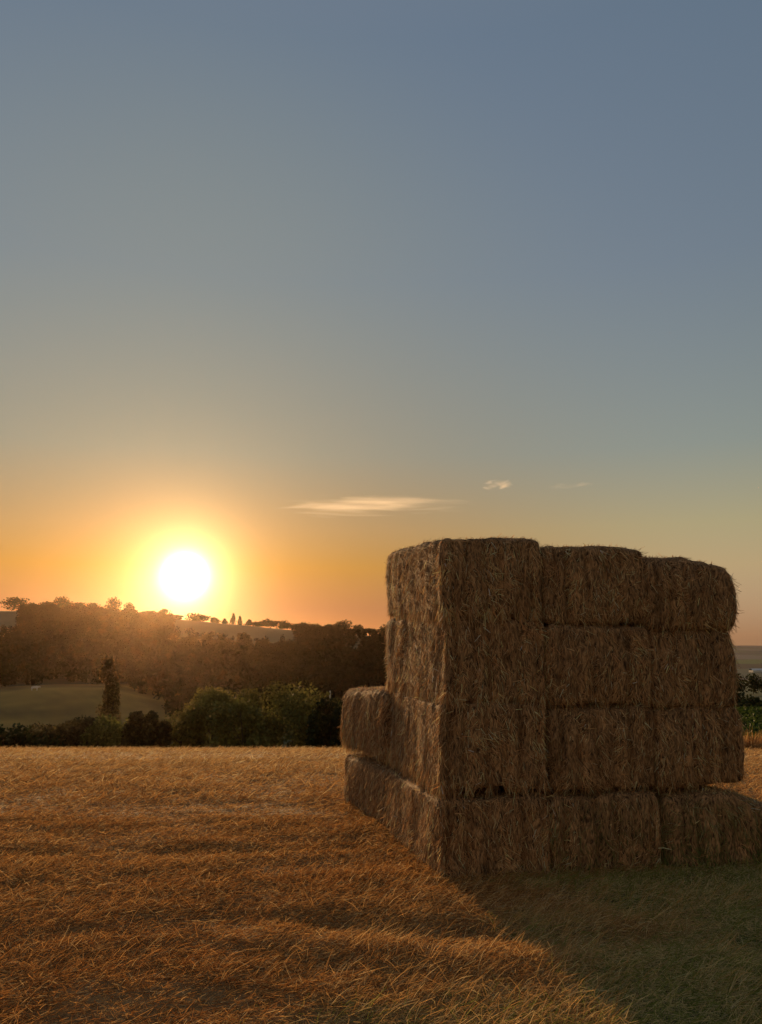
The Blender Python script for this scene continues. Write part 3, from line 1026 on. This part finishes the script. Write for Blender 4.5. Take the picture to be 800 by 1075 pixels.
# ------------------------------------------------------------------ sky and sun
def world():
    w = bpy.data.worlds.new('World'); SC.world = w; w.use_nodes = True
    nt = w.node_tree; L = nt.links; N = nt.nodes
    bg = N['Background']
    sky = N.new('ShaderNodeTexSky'); sky.sky_type = 'NISHITA'; sky.sun_disc = False
    sky.sun_elevation = SUN_EL; sky.sun_rotation = -SUN_AZ
    sky.air_density = 1; sky.dust_density = 1; sky.ozone_density = 1
    # the phone's tone curve, applied to the physical sky
    gam = N.new('ShaderNodeGamma'); gam.inputs['Gamma'].default_value = 0.45
    L.new(sky.outputs[0], gam.inputs[0])
    tc = N.new('ShaderNodeTexCoord')
    nr = N.new('ShaderNodeVectorMath'); nr.operation = 'NORMALIZE'; L.new(tc.outputs['Generated'], nr.inputs[0])
    sep = N.new('ShaderNodeSeparateXYZ'); L.new(nr.outputs[0], sep.inputs[0])
    asn = N.new('ShaderNodeMath'); asn.operation = 'ARCSINE'; L.new(sep.outputs['Z'], asn.inputs[0])
    el = N.new('ShaderNodeMath'); el.operation = 'MULTIPLY'; el.inputs[1].default_value = 1 / R(60); el.use_clamp = True
    L.new(asn.outputs[0], el.inputs[0])
    dot = N.new('ShaderNodeVectorMath'); dot.operation = 'DOT_PRODUCT'; dot.inputs[1].default_value = (-math.sin(R(14.3)) * math.cos(SUN_EL), math.cos(R(14.3)) * math.cos(SUN_EL), math.sin(SUN_EL))
    L.new(nr.outputs[0], dot.inputs[0])
    acs = N.new('ShaderNodeMath'); acs.operation = 'ARCCOSINE'; L.new(dot.outputs['Value'], acs.inputs[0])

    def ramp(stops):
        r = N.new('ShaderNodeValToRGB'); e = r.color_ramp.elements
        for i, (deg, c) in enumerate(stops):
            x = e[i] if i < 2 else e.new(0.5)
        for i, (deg, c) in enumerate(stops):
            pass
        while len(e) > 1: e.remove(e[-1])
        e[0].position = stops[0][0] / 60; e[0].color = tuple(v / 2 for v in stops[0][1]) + (1,)
        for deg, c in stops[1:]:
            x = e.new(deg / 60); x.color = tuple(v / 2 for v in c) + (1,)
        L.new(el.outputs[0], r.inputs[0])
        return r
    near = ramp([(0, (0.72, 0.38, 0.30)), (2.2, (0.74, 0.41, 0.30)), (5.2, (1.02, 0.60, 0.20)), (8, (1.03, 0.72, 0.41)), (13.5, (0.90, 0.87, 0.75)), (26, (0.91, 1.03, 1.05)), (41, (1.38, 1.42, 1.05)), (59, (1.4, 1.4, 1.35))])
    far = ramp([(0, (1.15, 0.85, 0.95)), (1, (1.2, 0.9, 0.95)), (5, (1.5, 1.15, 0.8)), (8, (1.45, 1.22, 0.80)), (13.5, (1.1, 1.14, 1.05)), (26, (0.94, 1.06, 1.22)), (41, (0.88, 1.06, 1.30)), (59, (1.3, 1.35, 1.5))])  # highest stops of both ramps raised for extra fill from overhead
    az = N.new('ShaderNodeMapRange'); az.interpolation_type = 'SMOOTHSTEP'
    az.inputs['From Min'].default_value = R(12); az.inputs['From Max'].default_value = R(42)
    L.new(acs.outputs[0], az.inputs['Value'])
    mx = N.new('ShaderNodeMix'); mx.data_type = 'RGBA'
    L.new(az.outputs[0], mx.inputs[0]); L.new(near.outputs[0], mx.inputs[6]); L.new(far.outputs[0], mx.inputs[7])
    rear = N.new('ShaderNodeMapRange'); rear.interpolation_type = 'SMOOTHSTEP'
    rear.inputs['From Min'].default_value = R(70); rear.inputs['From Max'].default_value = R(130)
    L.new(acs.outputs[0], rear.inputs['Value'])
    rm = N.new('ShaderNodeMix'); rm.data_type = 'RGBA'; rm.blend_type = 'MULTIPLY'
    rm.inputs[7].default_value = (1.5, 1.18, 0.95, 1)  # unseen sky behind the camera brightened and warmed, added fill for shaded sides
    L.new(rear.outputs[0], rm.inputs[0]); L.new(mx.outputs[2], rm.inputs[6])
    mul = N.new('ShaderNodeMix'); mul.data_type = 'RGBA'; mul.blend_type = 'MULTIPLY'; mul.inputs[0].default_value = 1.0
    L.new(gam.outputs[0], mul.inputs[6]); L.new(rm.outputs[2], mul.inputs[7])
    # gamma(sky*0.1)*0.45*2 over a background strength of 0.1
    K = 0.45 * (0.1 ** 0.45) * 2 / 0.1
    sc = N.new('ShaderNodeVectorMath'); sc.operation = 'SCALE'; sc.inputs['Scale'].default_value = K
    L.new(mul.outputs[2], sc.inputs[0])
    # aureole of the low sun
    cur = sc.outputs[0]
    for sig, col, ex in ((1.0, (6, 6, 6), 2), (1.5, (2.4, 2.4, 1.8), 1), (1.35, (3.4, 2.1, 0.0), 1), (5.5, (0.22, 0.05, 0.0), 2)):
        d1 = N.new('ShaderNodeMath'); d1.operation = 'DIVIDE'; d1.inputs[1].default_value = R(sig); L.new(acs.outputs[0], d1.inputs[0])
        d2 = N.new('ShaderNodeMath'); d2.operation = 'POWER'; d2.inputs[1].default_value = float(ex); L.new(d1.outputs[0], d2.inputs[0])
        d3 = N.new('ShaderNodeMath'); d3.operation = 'MULTIPLY'; d3.inputs[1].default_value = -1.0; L.new(d2.outputs[0], d3.inputs[0])
        d4 = N.new('ShaderNodeMath'); d4.operation = 'EXPONENT'; L.new(d3.outputs[0], d4.inputs[0])
        ma = N.new('ShaderNodeVectorMath'); ma.operation = 'SCALE'; ma.inputs[0].default_value = tuple(v * 10 for v in col)
        L.new(d4.outputs[0], ma.inputs['Scale'])
        ad = N.new('ShaderNodeVectorMath'); ad.operation = 'ADD'; L.new(cur, ad.inputs[0]); L.new(ma.outputs[0], ad.inputs[1])
        cur = ad.outputs[0]
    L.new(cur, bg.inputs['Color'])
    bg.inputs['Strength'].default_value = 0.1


world()
sun = bpy.data.lights.new('sun', 'SUN')
sun.energy = 5.0; sun.angle = R(0.8); sun.color = (1.0, 0.60, 0.27)
so = bpy.data.objects.new('sun', sun); COL.objects.link(so)
so.rotation_euler = (-SUN_DIR).to_track_quat('-Z', 'Y').to_euler()
so.location = SUN_DIR * 50

# ------------------------------------------------------------------ render settings
SC.render.engine = 'CYCLES'
SC.view_settings.view_transform = 'Standard'
SC.view_settings.look = 'None'
SC.view_settings.exposure = 0.0
SC.view_settings.gamma = 1.0
SC.cycles.use_denoising = True
SC.cycles.max_bounces = 6
SC.cycles.diffuse_bounces = 3
SC.cycles.transmission_bounces = 4
SC.cycles.volume_bounces = 1
SC.cycles.transparent_max_bounces = 6
SC.cycles.volume_step_rate = 1.0
SC.cycles.volume_max_steps = 256
SC.cycles.use_adaptive_sampling = True
SC.cycles.adaptive_threshold = 0.02
